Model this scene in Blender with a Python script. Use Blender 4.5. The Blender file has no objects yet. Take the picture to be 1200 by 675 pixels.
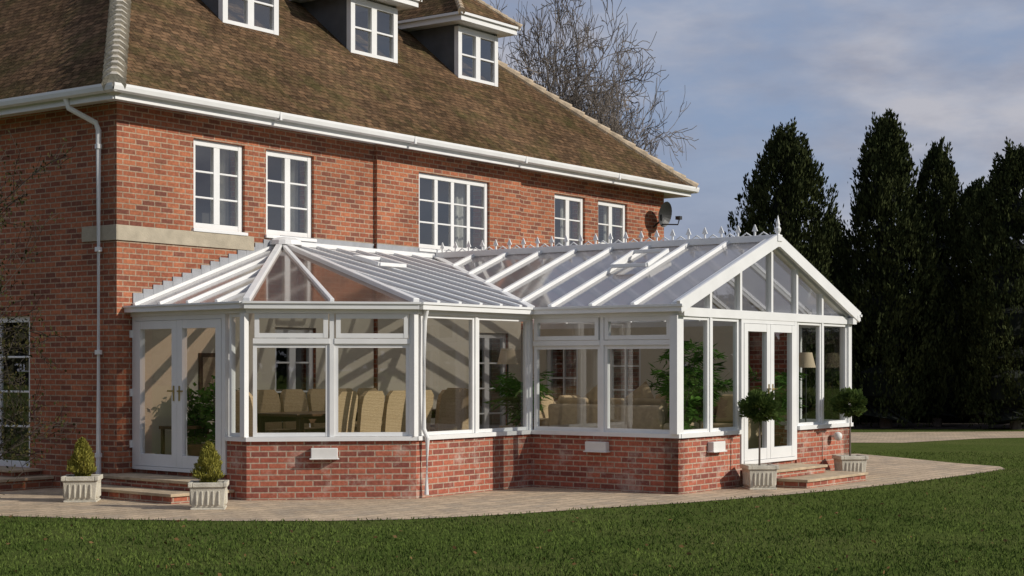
import bpy, bmesh, math, random
import numpy as np
from mathutils import Vector, Matrix

scene = bpy.context.scene
try:
    scene.view_settings.view_transform = 'Standard'
    scene.view_settings.look = 'None'
    scene.view_settings.exposure = 0
except Exception: pass
F = 1894.0
HOR = 430.0
CAMZ = 1.7
ANG = math.atan2(.808, .589)
U = Vector((math.cos(ANG), math.sin(ANG), 0))
V = Vector((math.sin(ANG), -math.cos(ANG), 0))
P0 = Vector((-5.193, 22.1, 0))
def W(t, v, z=0.0): return P0 + U*t + V*v + Vector((0, 0, z))
def PX(px, py):
    d = CAMZ*F/(py-HOR)
    return ((px-600)/F*d, d)

# ------------------------------------------------------------ materials
def newmat(name):
    m = bpy.data.materials.new(name); m.use_nodes = True
    nt = m.node_tree; nt.nodes.clear()
    out = nt.nodes.new('ShaderNodeOutputMaterial')
    return m, nt, out
def N(nt, typ, **kw):
    n = nt.nodes.new(typ)
    for k, val in kw.items(): setattr(n, k, val)
    return n
def mixc(nt, fac, a, b, bt='MIX'):
    n = nt.nodes.new('ShaderNodeMix'); n.data_type = 'RGBA'; n.blend_type = bt
    for idx, val in ((0, fac), (6, a), (7, b)):
        if isinstance(val, (int, float)): n.inputs[idx].default_value = val
        elif isinstance(val, tuple): n.inputs[idx].default_value = (val+(1,))[:4]
        else: nt.links.new(val, n.inputs[idx])
    return n.outputs[2]
def ramp(nt, fac, stops):
    n = nt.nodes.new('ShaderNodeValToRGB')
    e = n.color_ramp.elements
    while len(e) < len(stops): e.new(.5)
    for i, (p, c) in enumerate(stops):
        e[i].position = p
        e[i].color = (c, c, c, 1) if isinstance(c, (int, float)) else (c+(1,))[:4]
    nt.links.new(fac, n.inputs[0]); return n.outputs[0]
def noise(nt, vec, scale, detail=3, rough=.55):
    n = nt.nodes.new('ShaderNodeTexNoise'); n.inputs['Scale'].default_value = scale
    n.inputs['Detail'].default_value = detail; n.inputs['Roughness'].default_value = rough
    if vec is not None: nt.links.new(vec, n.inputs['Vector'])
    return n.outputs[0]
def simple(name, col, rough=.5, var=.12, nscale=6, bump=0, metallic=0, spec=.5, coord='Object'):
    m, nt, out = newmat(name)
    tc = N(nt, 'ShaderNodeTexCoord')
    nz = noise(nt, tc.outputs[coord], nscale)
    r = ramp(nt, nz, [(.3, 1-var), (.7, 1.0)])
    c = mixc(nt, 1.0, col, r, 'MULTIPLY')
    b = N(nt, 'ShaderNodeBsdfPrincipled'); b.inputs['Roughness'].default_value = rough
    b.inputs['Metallic'].default_value = metallic
    b.inputs['Specular IOR Level'].default_value = spec
    nt.links.new(c, b.inputs['Base Color'])
    if bump:
        bp = N(nt, 'ShaderNodeBump'); bp.inputs['Strength'].default_value = bump
        bp.inputs['Distance'].default_value = .02
        nz2 = noise(nt, tc.outputs[coord], nscale*8)
        nt.links.new(nz2, bp.inputs['Height']); nt.links.new(bp.outputs[0], b.inputs['Normal'])
    nt.links.new(b.outputs[0], out.inputs[0])
    return m
def brickmat(name, c1, c2, c3, mortar, bw=.225, bh=.075, ms=.010, pale=0.0, coord='UV', rough=.9, bump=.6, odd=.85, stain=.78):
    m, nt, out = newmat(name)
    tc = N(nt, 'ShaderNodeTexCoord'); vec = tc.outputs[coord]
    def bt(a, b, mo):
        br = N(nt, 'ShaderNodeTexBrick'); br.offset = .5
        br.inputs['Scale'].default_value = 1
        br.inputs['Brick Width'].default_value = bw; br.inputs['Row Height'].default_value = bh
        br.inputs['Mortar Size'].default_value = ms; br.inputs['Mortar Smooth'].default_value = .3
        br.inputs['Color1'].default_value = a+(1,); br.inputs['Color2'].default_value = b+(1,)
        br.inputs['Mortar'].default_value = mo+(1,)
        nt.links.new(vec, br.inputs['Vector']); return br
    b1 = bt(c1, c2, mortar)
    mp = N(nt, 'ShaderNodeMapping'); mp.inputs['Location'].default_value = (bw*14, bh*22, 0)
    nt.links.new(vec, mp.inputs[0])
    b2 = bt((0, 0, 0), (1, 1, 1), (0, 0, 0)); nt.links.new(mp.outputs[0], b2.inputs['Vector'])
    sel = ramp(nt, b2.outputs[0], [(.62, 0.0), (.85, odd)])
    c = mixc(nt, sel, b1.outputs[0], c3)
    n1 = noise(nt, vec, .7, 5, .65)
    c = mixc(nt, 1.0, c, ramp(nt, n1, [(.3, stain), (.7, 1.1)]), 'MULTIPLY')
    n2 = noise(nt, vec, 22, 2)
    c = mixc(nt, 1.0, c, ramp(nt, n2, [(.3, .76), (.7, 1.15)]), 'MULTIPLY')
    if pale:
        n3 = noise(nt, vec, 2.6, 5, .7)
        c = mixc(nt, ramp(nt, n3, [(.53, 0.0), (.72, pale)]), c, (.56, .47, .40))
    b = N(nt, 'ShaderNodeBsdfPrincipled'); b.inputs['Roughness'].default_value = rough
    b.inputs['Specular IOR Level'].default_value = .2
    nt.links.new(c, b.inputs['Base Color'])
    inv = ramp(nt, b1.outputs[1], [(0, 1.0), (1, 0.0)])
    hh = mixc(nt, .35, inv, n2)
    bp = N(nt, 'ShaderNodeBump'); bp.inputs['Strength'].default_value = bump; bp.inputs['Distance'].default_value = .012
    nt.links.new(hh, bp.inputs['Height']); nt.links.new(bp.outputs[0], b.inputs['Normal'])
    nt.links.new(b.outputs[0], out.inputs[0]); return m

M_brick = brickmat('house_brick', (.47, .168, .085), (.32, .104, .059), (.19, .075, .055), (.42, .31, .22), odd=.8, stain=.66)
M_brick2 = brickmat('dwarf_wall_brick', (.45, .145, .088), (.33, .096, .064), (.21, .073, .058), (.44, .34, .26), pale=.7, odd=.8)
def tilemat():
    m, nt, out = newmat('clay_roof_tiles')
    tc = N(nt, 'ShaderNodeTexCoord'); vec = tc.outputs['UV']
    br = N(nt, 'ShaderNodeTexBrick'); br.offset = .5
    for k, v_ in (('Scale', 1), ('Brick Width', .17), ('Row Height', .105), ('Mortar Size', .007), ('Mortar Smooth', .2)):
        br.inputs[k].default_value = v_
    br.inputs['Color1'].default_value = (.195, .118, .068, 1); br.inputs['Color2'].default_value = (.088, .058, .037, 1)
    br.inputs['Mortar'].default_value = (.03, .021, .014, 1)
    nt.links.new(vec, br.inputs['Vector'])
    n1 = noise(nt, vec, 1.1, 6, .75)
    c = mixc(nt, ramp(nt, n1, [(.47, 0.0), (.66, .6)]), br.outputs[0], (.082, .078, .03))
    n4 = noise(nt, vec, .5, 5, .65)
    c = mixc(nt, 1.0, c, ramp(nt, n4, [(.33, .66), (.66, 1.12)]), 'MULTIPLY')
    n2 = noise(nt, vec, 9, 3, .7)
    c = mixc(nt, 1.0, c, ramp(nt, n2, [(.3, .55), (.7, 1.3)]), 'MULTIPLY')
    n3 = noise(nt, vec, 26, 2)
    c = mixc(nt, ramp(nt, n3, [(.64, 0.0), (.72, .6)]), c, (.30, .23, .13))
    b = N(nt, 'ShaderNodeBsdfDiffuse')
    nt.links.new(c, b.inputs[0])
    sep = N(nt, 'ShaderNodeSeparateXYZ'); nt.links.new(vec, sep.inputs[0])
    d = N(nt, 'ShaderNodeMath', operation='DIVIDE'); d.inputs[1].default_value = .105; nt.links.new(sep.outputs[1], d.inputs[0])
    fr = N(nt, 'ShaderNodeMath', operation='FRACT'); nt.links.new(d.outputs[0], fr.inputs[0])
    iv = N(nt, 'ShaderNodeMath', operation='SUBTRACT'); iv.inputs[0].default_value = 1; nt.links.new(fr.outputs[0], iv.inputs[1])
    ad = N(nt, 'ShaderNodeMath', operation='ADD'); nt.links.new(iv.outputs[0], ad.inputs[0]); nt.links.new(n2, ad.inputs[1])
    bp = N(nt, 'ShaderNodeBump'); bp.inputs['Strength'].default_value = .8; bp.inputs['Distance'].default_value = .03
    nt.links.new(ad.outputs[0], bp.inputs['Height']); nt.links.new(bp.outputs[0], b.inputs['Normal'])
    nt.links.new(b.outputs[0], out.inputs[0]); return m
M_tile = tilemat()
M_hip = simple('hip_tile_mortar', (.62, .49, .34), .9, .5, 7, .5)
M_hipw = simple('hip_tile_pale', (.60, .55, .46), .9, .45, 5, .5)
M_white = simple('white_upvc', (.80, .80, .79), .35, .08, 3)
M_whitep = simple('white_painted_timber', (.76, .75, .72), .5, .1, 5)
M_lead = simple('lead_sheet', (.10, .105, .115), .6, .35, 3)
M_flash = simple('lead_flashing', (.34, .35, .37), .5, .25, 6)
M_stone = simple('stone_band', (.46, .40, .30), .9, .25, 5, .3)
M_step = simple('sandstone_tread', (.54, .42, .28), .9, .35, 6, .4)
M_cream = simple('cream_plaster', (.72, .66, .53), .9, .06, 2)
M_floor = brickmat('floor_tiles', (.50, .42, .31), (.47, .38, .28), (.48, .40, .30), (.35, .3, .24), .4, .4, .008, rough=.4, bump=.1)
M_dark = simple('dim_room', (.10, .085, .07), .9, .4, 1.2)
M_curt = simple('curtain_cloth', (.70, .66, .58), .9, .2, 8)
M_black = simple('black_metal', (.03, .03, .03), .5, .2, 5)
M_wood = simple('dark_wood', (.12, .06, .03), .35, .4, 7)
M_twig = simple('twig_bark', (.05, .038, .028), .9, .4, 7)
M_pot = simple('planter_stone', (.64, .60, .50), .85, .3, 9, .3)
M_terra = simple('terracotta', (.35, .15, .08), .85, .25, 9, .2)
M_soil = simple('soil', (.05, .035, .025), 1, .4, 20, .5)
M_shade = simple('lamp_shade_cloth', (.72, .58, .40), .8, .1, 5)
M_fabric = simple('sofa_fabric', (.50, .38, .25), .95, .25, 14, .3)
M_cush = simple('cushion_fabric', (.54, .39, .23), .95, .25, 10, .2)
def wicker():
    m, nt, out = newmat('woven_wicker')
    tc = N(nt, 'ShaderNodeTexCoord')
    w1 = N(nt, 'ShaderNodeTexWave'); w1.bands_direction = 'Z'; w1.inputs['Scale'].default_value = 16; w1.inputs['Distortion'].default_value = 3.5
    nt.links.new(tc.outputs['Object'], w1.inputs[0])
    nz = noise(nt, tc.outputs['Object'], 30, 3)
    f = mixc(nt, .6, w1.outputs[0], nz)
    c = mixc(nt, f, (.36, .24, .12), (.68, .52, .33))
    b = N(nt, 'ShaderNodeBsdfDiffuse')
    nt.links.new(c, b.inputs[0])
    bp = N(nt, 'ShaderNodeBump'); bp.inputs['Strength'].default_value = .5; bp.inputs['Distance'].default_value = .01
    nt.links.new(f, bp.inputs['Height']); nt.links.new(bp.outputs[0], b.inputs['Normal'])
    nt.links.new(b.outputs[0], out.inputs[0]); return m
M_wick = wicker()
def schlick(nt, base, gain):
    g = N(nt, 'ShaderNodeNewGeometry'); dt = N(nt, 'ShaderNodeVectorMath', operation='DOT_PRODUCT')
    nt.links.new(g.outputs['Normal'], dt.inputs[0]); nt.links.new(g.outputs['Incoming'], dt.inputs[1])
    ab = N(nt, 'ShaderNodeMath', operation='ABSOLUTE'); nt.links.new(dt.outputs['Value'], ab.inputs[0])
    su = N(nt, 'ShaderNodeMath', operation='SUBTRACT'); su.inputs[0].default_value = 1; nt.links.new(ab.outputs[0], su.inputs[1])
    pw = N(nt, 'ShaderNodeMath', operation='POWER'); pw.inputs[1].default_value = 4; nt.links.new(su.outputs[0], pw.inputs[0])
    ma = N(nt, 'ShaderNodeMath', operation='MULTIPLY_ADD'); ma.use_clamp = True
    ma.inputs[1].default_value = gain; ma.inputs[2].default_value = base; nt.links.new(pw.outputs[0], ma.inputs[0])
    return ma.outputs[0]
def glassmat(name, base=.04, gain=1.0, tint=(.9, .93, .92), rough=0.0):
    m, nt, out = newmat(name)
    tr = N(nt, 'ShaderNodeBsdfTransparent'); tr.inputs[0].default_value = tint+(1,)
    gl = N(nt, 'ShaderNodeBsdfGlossy'); gl.inputs['Roughness'].default_value = rough
    mx = N(nt, 'ShaderNodeMixShader'); nt.links.new(schlick(nt, base, gain), mx.inputs[0])
    nt.links.new(tr.outputs[0], mx.inputs[1]); nt.links.new(gl.outputs[0], mx.inputs[2])
    nt.links.new(mx.outputs[0], out.inputs[0]); return m
M_glass = glassmat('window_glass', .12, .9, (.86, .88, .87))
M_glassH = glassmat('old_window_glass', .24, .8, (.82, .86, .87))
def polymat(name, tint, diff, fd, fg, rough, ft=.5):
    m, nt, out = newmat(name)
    tr = N(nt, 'ShaderNodeBsdfTransparent'); tr.inputs[0].default_value = tint+(1,)
    df = N(nt, 'ShaderNodeBsdfDiffuse'); df.inputs[0].default_value = diff+(1,)
    tl = N(nt, 'ShaderNodeBsdfTranslucent'); tl.inputs[0].default_value = diff+(1,)
    gl = N(nt, 'ShaderNodeBsdfGlossy'); gl.inputs['Roughness'].default_value = rough
    m0 = N(nt, 'ShaderNodeMixShader'); m0.inputs[0].default_value = ft
    nt.links.new(df.outputs[0], m0.inputs[1]); nt.links.new(tl.outputs[0], m0.inputs[2])
    m1 = N(nt, 'ShaderNodeMixShader'); m1.inputs[0].default_value = fd
    nt.links.new(tr.outputs[0], m1.inputs[1]); nt.links.new(m0.outputs[0], m1.inputs[2])
    m2 = N(nt, 'ShaderNodeMixShader'); nt.links.new(schlick(nt, fg, .8), m2.inputs[0])
    nt.links.new(m1.outputs[0], m2.inputs[1]); nt.links.new(gl.outputs[0], m2.inputs[2])
    nt.links.new(m2.outputs[0], out.inputs[0]); return m
M_poly = polymat('polycarbonate_opal', (.6, .6, .6), (.80, .80, .84), .74, .14, .12, .55)
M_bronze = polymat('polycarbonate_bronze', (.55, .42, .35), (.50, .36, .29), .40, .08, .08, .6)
M_roofglass = polymat('roof_glazing', (.64, .62, .62), (.58, .57, .61), .56, .15, .06, .62)
def foliage(name, dark, light, trans=0.0, nsc=1.2):
    m, nt, out = newmat(name)
    g = N(nt, 'ShaderNodeNewGeometry'); tc = N(nt, 'ShaderNodeTexCoord')
    nz = noise(nt, tc.outputs['Object'], nsc, 1)
    a = N(nt, 'ShaderNodeMath', operation='MULTIPLY_ADD'); a.inputs[1].default_value = .5
    nt.links.new(g.outputs['Random Per Island'], a.inputs[0])
    s = ramp(nt, nz, [(.35, 0.0), (.65, .5)]); nt.links.new(s, a.inputs[2])
    c = mixc(nt, a.outputs[0], dark, light)
    b = N(nt, 'ShaderNodeBsdfDiffuse'); nt.links.new(c, b.inputs[0])
    if trans:
        tl = N(nt, 'ShaderNodeBsdfTranslucent'); nt.links.new(c, tl.inputs[0])
        mx = N(nt, 'ShaderNodeMixShader'); mx.inputs[0].default_value = trans
        nt.links.new(b.outputs[0], mx.inputs[1]); nt.links.new(tl.outputs[0], mx.inputs[2])
        nt.links.new(mx.outputs[0], out.inputs[0])
    else: nt.links.new(b.outputs[0], out.inputs[0])
    return m
M_con = foliage('cypress_foliage', (.010, .016, .008), (.064, .074, .028), nsc=1.8)
M_far = foliage('distant_foliage', (.05, .055, .04), (.10, .095, .06), nsc=.2)
M_bay = foliage('bay_foliage', (.035, .065, .018), (.13, .18, .05), .15, 6)
M_gold = foliage('golden_conifer_foliage', (.17, .17, .035), (.38, .35, .08), .15, 8)
M_ind = foliage('houseplant_foliage', (.04, .10, .02), (.13, .26, .05), .3, 5)
M_shrub = foliage('shrub_foliage', (.02, .026, .010), (.085, .07, .028), .1, 3)
M_grassb = foliage('grass_blades', (.040, .070, .015), (.125, .168, .040), .0, .8)
M_leaf = foliage('dead_leaves', (.12, .07, .03), (.24, .15, .07))
M_bark = simple('bark', (.20, .165, .135), .95, .4, 5, 0)
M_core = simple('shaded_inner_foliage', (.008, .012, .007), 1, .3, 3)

# ------------------------------------------------------------ mesh builder (coords t, v, z ; y = -v)
class MB:
    def __init__(s, flip=True): s.v = []; s.f = []; s.m = []; s.flip = flip
    def P(s, p):
        s.v.append((p[0], -p[1] if s.flip else p[1], p[2])); return len(s.v)-1
    def poly(s, pts, m=0): s.f.append([s.P(p) for p in pts]); s.m.append(m)
    def hexa(s, b, t, m=0):
        i = [s.P(p) for p in b]+[s.P(p) for p in t]
        for q in ((3, 2, 1, 0), (4, 5, 6, 7), (0, 1, 5, 4), (1, 2, 6, 5), (2, 3, 7, 6), (3, 0, 4, 7)):
            s.f.append([i[k] for k in q]); s.m.append(m)
    def box(s, a0, a1, b0, b1, z0, z1, m=0):
        s.hexa([(a0, b0, z0), (a1, b0, z0), (a1, b1, z0), (a0, b1, z0)], [(a0, b0, z1), (a1, b0, z1), (a1, b1, z1), (a0, b1, z1)], m)
    def beam(s, p, q, w, h, m=0, up=(0, 0, 1), off=0.0):
        p = Vector(p); q = Vector(q); d = (q-p).normalized(); up = Vector(up)
        sd = d.cross(up)
        if sd.length < 1e-4: sd = d.cross(Vector((1, 0, 0)))
        sd.normalize(); n = sd.cross(d).normalized()
        p = p+n*off; q = q+n*off
        s.hexa([p-sd*w/2-n*h/2, p+sd*w/2-n*h/2, p+sd*w/2+n*h/2, p-sd*w/2+n*h/2],
               [q-sd*w/2-n*h/2, q+sd*w/2-n*h/2, q+sd*w/2+n*h/2, q-sd*w/2+n*h/2], m)
    def tube(s, pts, rad, m=0, n=10, cap=True):
        pts = [Vector(p) for p in pts]; rings = []
        if not isinstance(rad, (list, tuple)): rad = [rad]*len(pts)
        for i, p in enumerate(pts):
            d = (pts[min(i+1, len(pts)-1)]-pts[max(i-1, 0)]).normalized()
            a = d.cross(Vector((0, 0, 1)))
            if a.length < 1e-3: a = Vector((1, 0, 0))
            a.normalize(); b = a.cross(d)
            rings.append([s.P(p+(a*math.cos(2*math.pi*k/n)+b*math.sin(2*math.pi*k/n))*rad[i]) for k in range(n)])
        for i in range(len(rings)-1):
            for k in range(n):
                s.f.append([rings[i][k], rings[i][(k+1) % n], rings[i+1][(k+1) % n], rings[i+1][k]]); s.m.append(m)
        if cap:
            s.f.append(rings[0][::-1]); s.m.append(m); s.f.append(rings[-1]); s.m.append(m)
    def mesh(s, name, mats, uv=True, smooth=False):
        me = bpy.data.meshes.new(name); me.from_pydata(s.v, [], s.f)
        for mt in mats: me.materials.append(mt)
        me.polygons.foreach_set('material_index', s.m)
        bm = bmesh.new(); bm.from_mesh(me); bmesh.ops.recalc_face_normals(bm, faces=bm.faces)
        if uv:
            l = bm.loops.layers.uv.new('UVMap')
            for f in bm.faces:
                n = f.normal
                if abs(n.z) > .97: tx = Vector((1, 0, 0)); ty = Vector((0, 1, 0))
                else:
                    tx = Vector((0, 0, 1)).cross(n).normalized(); ty = n.cross(tx)
                for lp in f.loops: lp[l].uv = (lp.vert.co.dot(tx)+50, lp.vert.co.dot(ty)+50)
        if smooth:
            for f in bm.faces: f.smooth = True
        bm.to_mesh(me); bm.free(); return me
    def obj(s, name, mats, parent=None, uv=True, smooth=False, bevel=0):
        o = bpy.data.objects.new(name, s.mesh(name, mats, uv, smooth)); scene.collection.objects.link(o)
        if parent: o.parent = parent
        if bevel:
            b = o.modifiers.new('bevel', 'BEVEL'); b.width = bevel; b.segments = 2; b.limit_method = 'ANGLE'
        return o
def empty(name, loc=(0, 0, 0), rot=0):
    e = bpy.data.objects.new(name, None); scene.collection.objects.link(e)
    e.location = loc; e.rotation_euler = (0, 0, rot); e.empty_display_size = .2; return e

class FR:
    """wall frame: a along wall, z up, d outward"""
    def __init__(s, A, B, off=0):
        s.A = Vector((A[0], A[1])); s.B = Vector((B[0], B[1])); s.L = (s.B-s.A).length
        s.d = (s.B-s.A).normalized(); s.n = Vector((-s.d.y, s.d.x)); s.A = s.A+s.n*off
    def p(s, a, z, d=0):
        q = s.A+s.d*a+s.n*d; return (q.x, q.y, z)
    def box(s, mb, a0, a1, z0, z1, d0, d1, m=0):
        P = s.p
        mb.hexa([P(a0, z0, d0), P(a1, z0, d0), P(a1, z0, d1), P(a0, z0, d1)], [P(a0, z1, d0), P(a1, z1, d0), P(a1, z1, d1), P(a0, z1, d1)], m)
def wall(mb, fr, a0, a1, z0, z1, ops, th, m=0):
    xs = sorted(set([a0, a1]+[o[0] for o in ops]+[o[1] for o in ops]))
    for i in range(len(xs)-1):
        x0, x1 = xs[i], xs[i+1]; xm = (x0+x1)/2
        hs = sorted([(o[2], o[3]) for o in ops if o[0] < xm < o[1]])
        z = z0
        for h in hs:
            if h[0] > z+.001: fr.box(mb, x0, x1, z, h[0], -th, 0, m)
            z = h[1]
        if z < z1-.001: fr.box(mb, x0, x1, z, z1, -th, 0, m)
def window(mf, mg, fr, a0, a1, z0, z1, cols, rows, fw=.07, bar=.028, d0=-.12, d1=-.05, mull=None):
    e = .004
    fr.box(mf, a0, a0+fw, z0, z1, d0, d1); fr.box(mf, a1-fw, a1, z0, z1, d0, d1)
    fr.box(mf, a0+fw, a1-fw, z0, z0+fw, d0, d1-e); fr.box(mf, a0+fw, a1-fw, z1-fw, z1, d0, d1-e)
    w = (a1-a0-2*fw)/cols
    for i in range(1, cols):
        x = a0+fw+w*i; b = (mull if mull else bar)
        fr.box(mf, x-b/2, x+b/2, z0+fw, z1-fw, d0, d1-2*e)
    h = (z1-z0-2*fw)/rows
    for j in range(1, rows):
        z = z0+fw+h*j
        for i in range(cols):
            b = (mull if mull else bar)/2
            fr.box(mf, a0+fw+w*i+(b if i else 0), a0+fw+w*(i+1)-(b if i < cols-1 else 0), z-bar/2, z+bar/2, d0+.01, d1-3*e)
    dm = (d0+d1)/2
    mg.poly([fr.p(a0+fw, z0+fw, dm), fr.p(a1-fw, z0+fw, dm), fr.p(a1-fw, z1-fw, dm), fr.p(a0+fw, z1-fw, dm)])
def drape(mb, fr, a0, a1, z0, z1, d, m=0, amp=.03, waves=4):
    n = 8*waves; pts = []
    for i in range(n+1):
        a = a0+(a1-a0)*i/n; dd = d+amp*math.sin(2*math.pi*waves*i/n)
        pts.append((a, dd))
    for i in range(n):
        (a, da), (b, db) = pts[i], pts[i+1]
        mb.poly([fr.p(a, z0, da), fr.p(b, z0, db), fr.p(b, z1, db), fr.p(a, z1, da)], m)

# ============================================================ HOUSE
house = empty('brick_house', P0, ANG)
TL, TR, DEP = -.27, 14.17, 10.0
frL = FR((0, 0), (1, 0))
frBay = FR((0, .07), (1, .07))
frS = FR((TL, -DEP), (TL, 0))
mw = MB()
W1 = (1.12, 2.13, 3.68, 4.96); W2 = (2.57, 3.61, 3.68, 4.96); W3 = (6.08, 8.05, 3.68, 4.96)
W4 = (10.17, 11.21, 3.68, 4.96); W5 = (11.67, 12.74, 3.68, 4.96)
D1 = (2.75, 3.65, .34, 2.3); D2 = (7.5, 8.6, .34, 2.3)
wall(mw, frL, TL, 5.02, 0, 5.34, [W1, W2, D1], .3)
wall(mw, frBay, 5.02, 9.0, 0, 5.34, [W3, D2], .37)
wall(mw, frL, 9.0, TR, 0, 5.34, [W4, W5], .3)
LW = (DEP-3.5, DEP-1.86, .26, 2.43)
wall(mw, frS, 0, DEP-.3, 0, 5.34, [LW], .3)
mw.box(TR-.3, TR, -DEP, -.3, 0, 5.34); mw.box(TL+.3, TR-.3, -DEP, -DEP+.3, 0, 5.34)
mw.obj('walls', [M_brick], house)
mf = MB(); mg = MB(); mc = MB()
for w in (W1, W2, W4, W5):
    window(mf, mg, frL, *w, 2, 3, fw=.085, mull=.12)
    drape(mc, frL, w[0]+.02, w[0]+.24, w[2], w[3], -.32, waves=2); drape(mc, frL, w[1]-.38, w[1]-.02, w[2], w[3], -.32, waves=3)
    frL.box(mf, w[0]-.03, w[1]+.03, w[2]-.05, w[2]-.002, -.1, .04)
window(mf, mg, frBay, *W3, 4, 3, fw=.085, mull=.09)
frBay.box(mf, W3[0]-.03, W3[1]+.03, W3[2]-.05, W3[2]-.002, -.1, .04)
drape(mc, frBay, W3[0]+.02, W3[0]+.4, W3[2], W3[3], -.42, waves=3); drape(mc, frBay, W3[1]-.45, W3[1]-.02, W3[2], W3[3], -.42, waves=3)
window(mf, mg, frL, *D1, 2, 4, fw=.09, mull=.14); window(mf, mg, frBay, *D2, 2, 4, fw=.09, mull=.14)
window(mf, mg, frS, *LW, 2, 4, fw=.09, mull=.12)
mf.obj('window_frames', [M_white], house, bevel=.006)
mg.obj('window_panes', [M_glassH], house); mc.obj('curtains', [M_curt], house)
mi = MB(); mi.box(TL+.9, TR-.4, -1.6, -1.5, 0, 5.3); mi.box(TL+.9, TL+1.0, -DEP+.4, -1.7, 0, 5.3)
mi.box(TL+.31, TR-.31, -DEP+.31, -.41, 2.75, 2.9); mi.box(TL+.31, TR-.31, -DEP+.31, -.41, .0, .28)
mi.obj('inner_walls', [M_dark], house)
ms = MB(); frL.box(ms, TL+.0, 2.3, 3.42, 3.63, .002, .025); frS.box(ms, DEP-.70, DEP+.025, 3.42, 3.63, .002, .025)
ms.obj('stone_band', [M_stone], house, bevel=.005)
EO = .434; ZE = 5.42; PT = .839
e0, e1 = TL-.405, TR+.40
mE = MB()
mE.box(e0+.03, e1-.03, -.0, EO-.03, 5.30, 5.335); mE.box(e0+.03, TL, -DEP-EO+.03, -.002, 5.30, 5.336); mE.box(TR, e1-.03, -DEP-EO+.03, -.002, 5.30, 5.336)
mE.box(e0+.03, e1-.03, -DEP-EO+.03, -DEP, 5.30, 5.337)
mE.box(e0+.02, e1-.02, EO-.03, EO-.005, 5.24, 5.42)
mE.box(e0, e0+.025, -DEP-EO, EO-.03, 5.24, 5.421); mE.box(e1-.025, e1, -DEP-EO, EO-.03, 5.24, 5.421)
mE.box(e0+.02, e1-.02, -DEP-EO, -DEP-EO+.03, 5.24, 5.42)
mE.obj('fascia', [M_white], house)
mG = MB()
def gutter(p, q, n):
    p = Vector(p); q = Vector(q); n = Vector(n)
    prof = [(0, .055), (0, 0), (.025, -.045), (.07, -.06), (.11, -.035), (.125, .02), (.125, .055), (.113, .055), (.1, -.0), (.02, 0.0)]
    k = len(prof)
    A = [mG.P(p+n*a+Vector((0, 0, b))) for a, b in prof]; B = [mG.P(q+n*a+Vector((0, 0, b))) for a, b in prof]
    for i in range(k):
        mG.f.append([A[i], A[(i+1) % k], B[(i+1) % k], B[i]]); mG.m.append(0)
    L = (q-p).length; nn = int(L/3.0)
    for i in range(1, nn):
        c = p+(q-p)*i/nn+n*.065; d = (q-p).normalized()
        mG.beam(c-d*.02+Vector((0, 0, -.006)), c+d*.02+Vector((0, 0, -.006)), .134, .12)
gutter((e0-.1, EO, 5.375), (e1+.1, EO, 5.375), (0, 1, 0))
gutter((e0, -DEP-EO, 5.373), (e0, EO+.1, 5.373), (-1, 0, 0))
gutter((e1, -DEP-EO, 5.373), (e1, EO+.1, 5.373), (1, 0, 0))
mG.tube([(TL-.07, -.29, .12), (TL-.07, -.29, 4.92), (TL-.10, -.31, 5.02), (e0+.0, -.5, 5.2), (e0-.05, -.52, 5.36)], .038)
for z in (.5, 1.9, 3.3, 4.7): mG.tube([(TL-.07, -.29, z-.03), (TL-.07, -.29, z+.03)], .05)
mG.tube([(TL-.07, -.29, .14), (TL-.11, -.29, .06)], .042)
mG.obj('gutters_and_downpipe', [M_white], house)
RV = -DEP/2; RZ = ZE+PT*(EO-RV); ra, rb = e0+.9*(EO-RV), e1-(EO-RV)
g = .10
mr = MB()
FLc = (e0-g*.5, EO+g*.5, ZE); FRc = (e1+g*.5, EO+g*.5, ZE); BLc = (e0-g*.5, -DEP-EO-g*.5, ZE); BRc = (e1+g*.5, -DEP-EO-g*.5, ZE)
RA = (ra, RV, RZ); RB = (rb, RV, RZ)
mr.poly([FLc, FRc, RB, RA]); mr.poly([BLc, FLc, RA]); mr.poly([FRc, BRc, RB]); mr.poly([BRc, BLc, RA, RB])
lo = lambda p: (p[0], p[1], p[2]-.035)
for a, b in ((FLc, FRc), (BLc, FLc), (FRc, BRc), (BRc, BLc)): mr.poly([a, b, lo(b), lo(a)])
mr.obj('roof', [M_tile], house)
def hiprow(mb, p, q, r, step=.2, m=0):
    p = Vector(p); q = Vector(q); L = (q-p).length; n = int(L/step); d = (q-p)/n
    for i in range(n):
        a = p+d*i; b = p+d*(i+1.12)
        mb.tube([a+Vector((0, 0, -.01)), b+Vector((0, 0, .01))], [r*1.35, r*.72], m, 10)
mh = MB(); hiprow(mh, FRc, RB, .095, .3); hiprow(mh, RA, RB, .1, .3); hiprow(mh, BRc, RB, .085, .25); hiprow(mh, BLc, RA, .1, .25)
mh.obj('hip_tiles', [M_hip], house)
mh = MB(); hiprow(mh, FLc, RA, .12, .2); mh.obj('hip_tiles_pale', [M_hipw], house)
md = MB(); mdf = MB(); mdg = MB(); mdr = MB(); mdh = MB(); mdc = MB()
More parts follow.
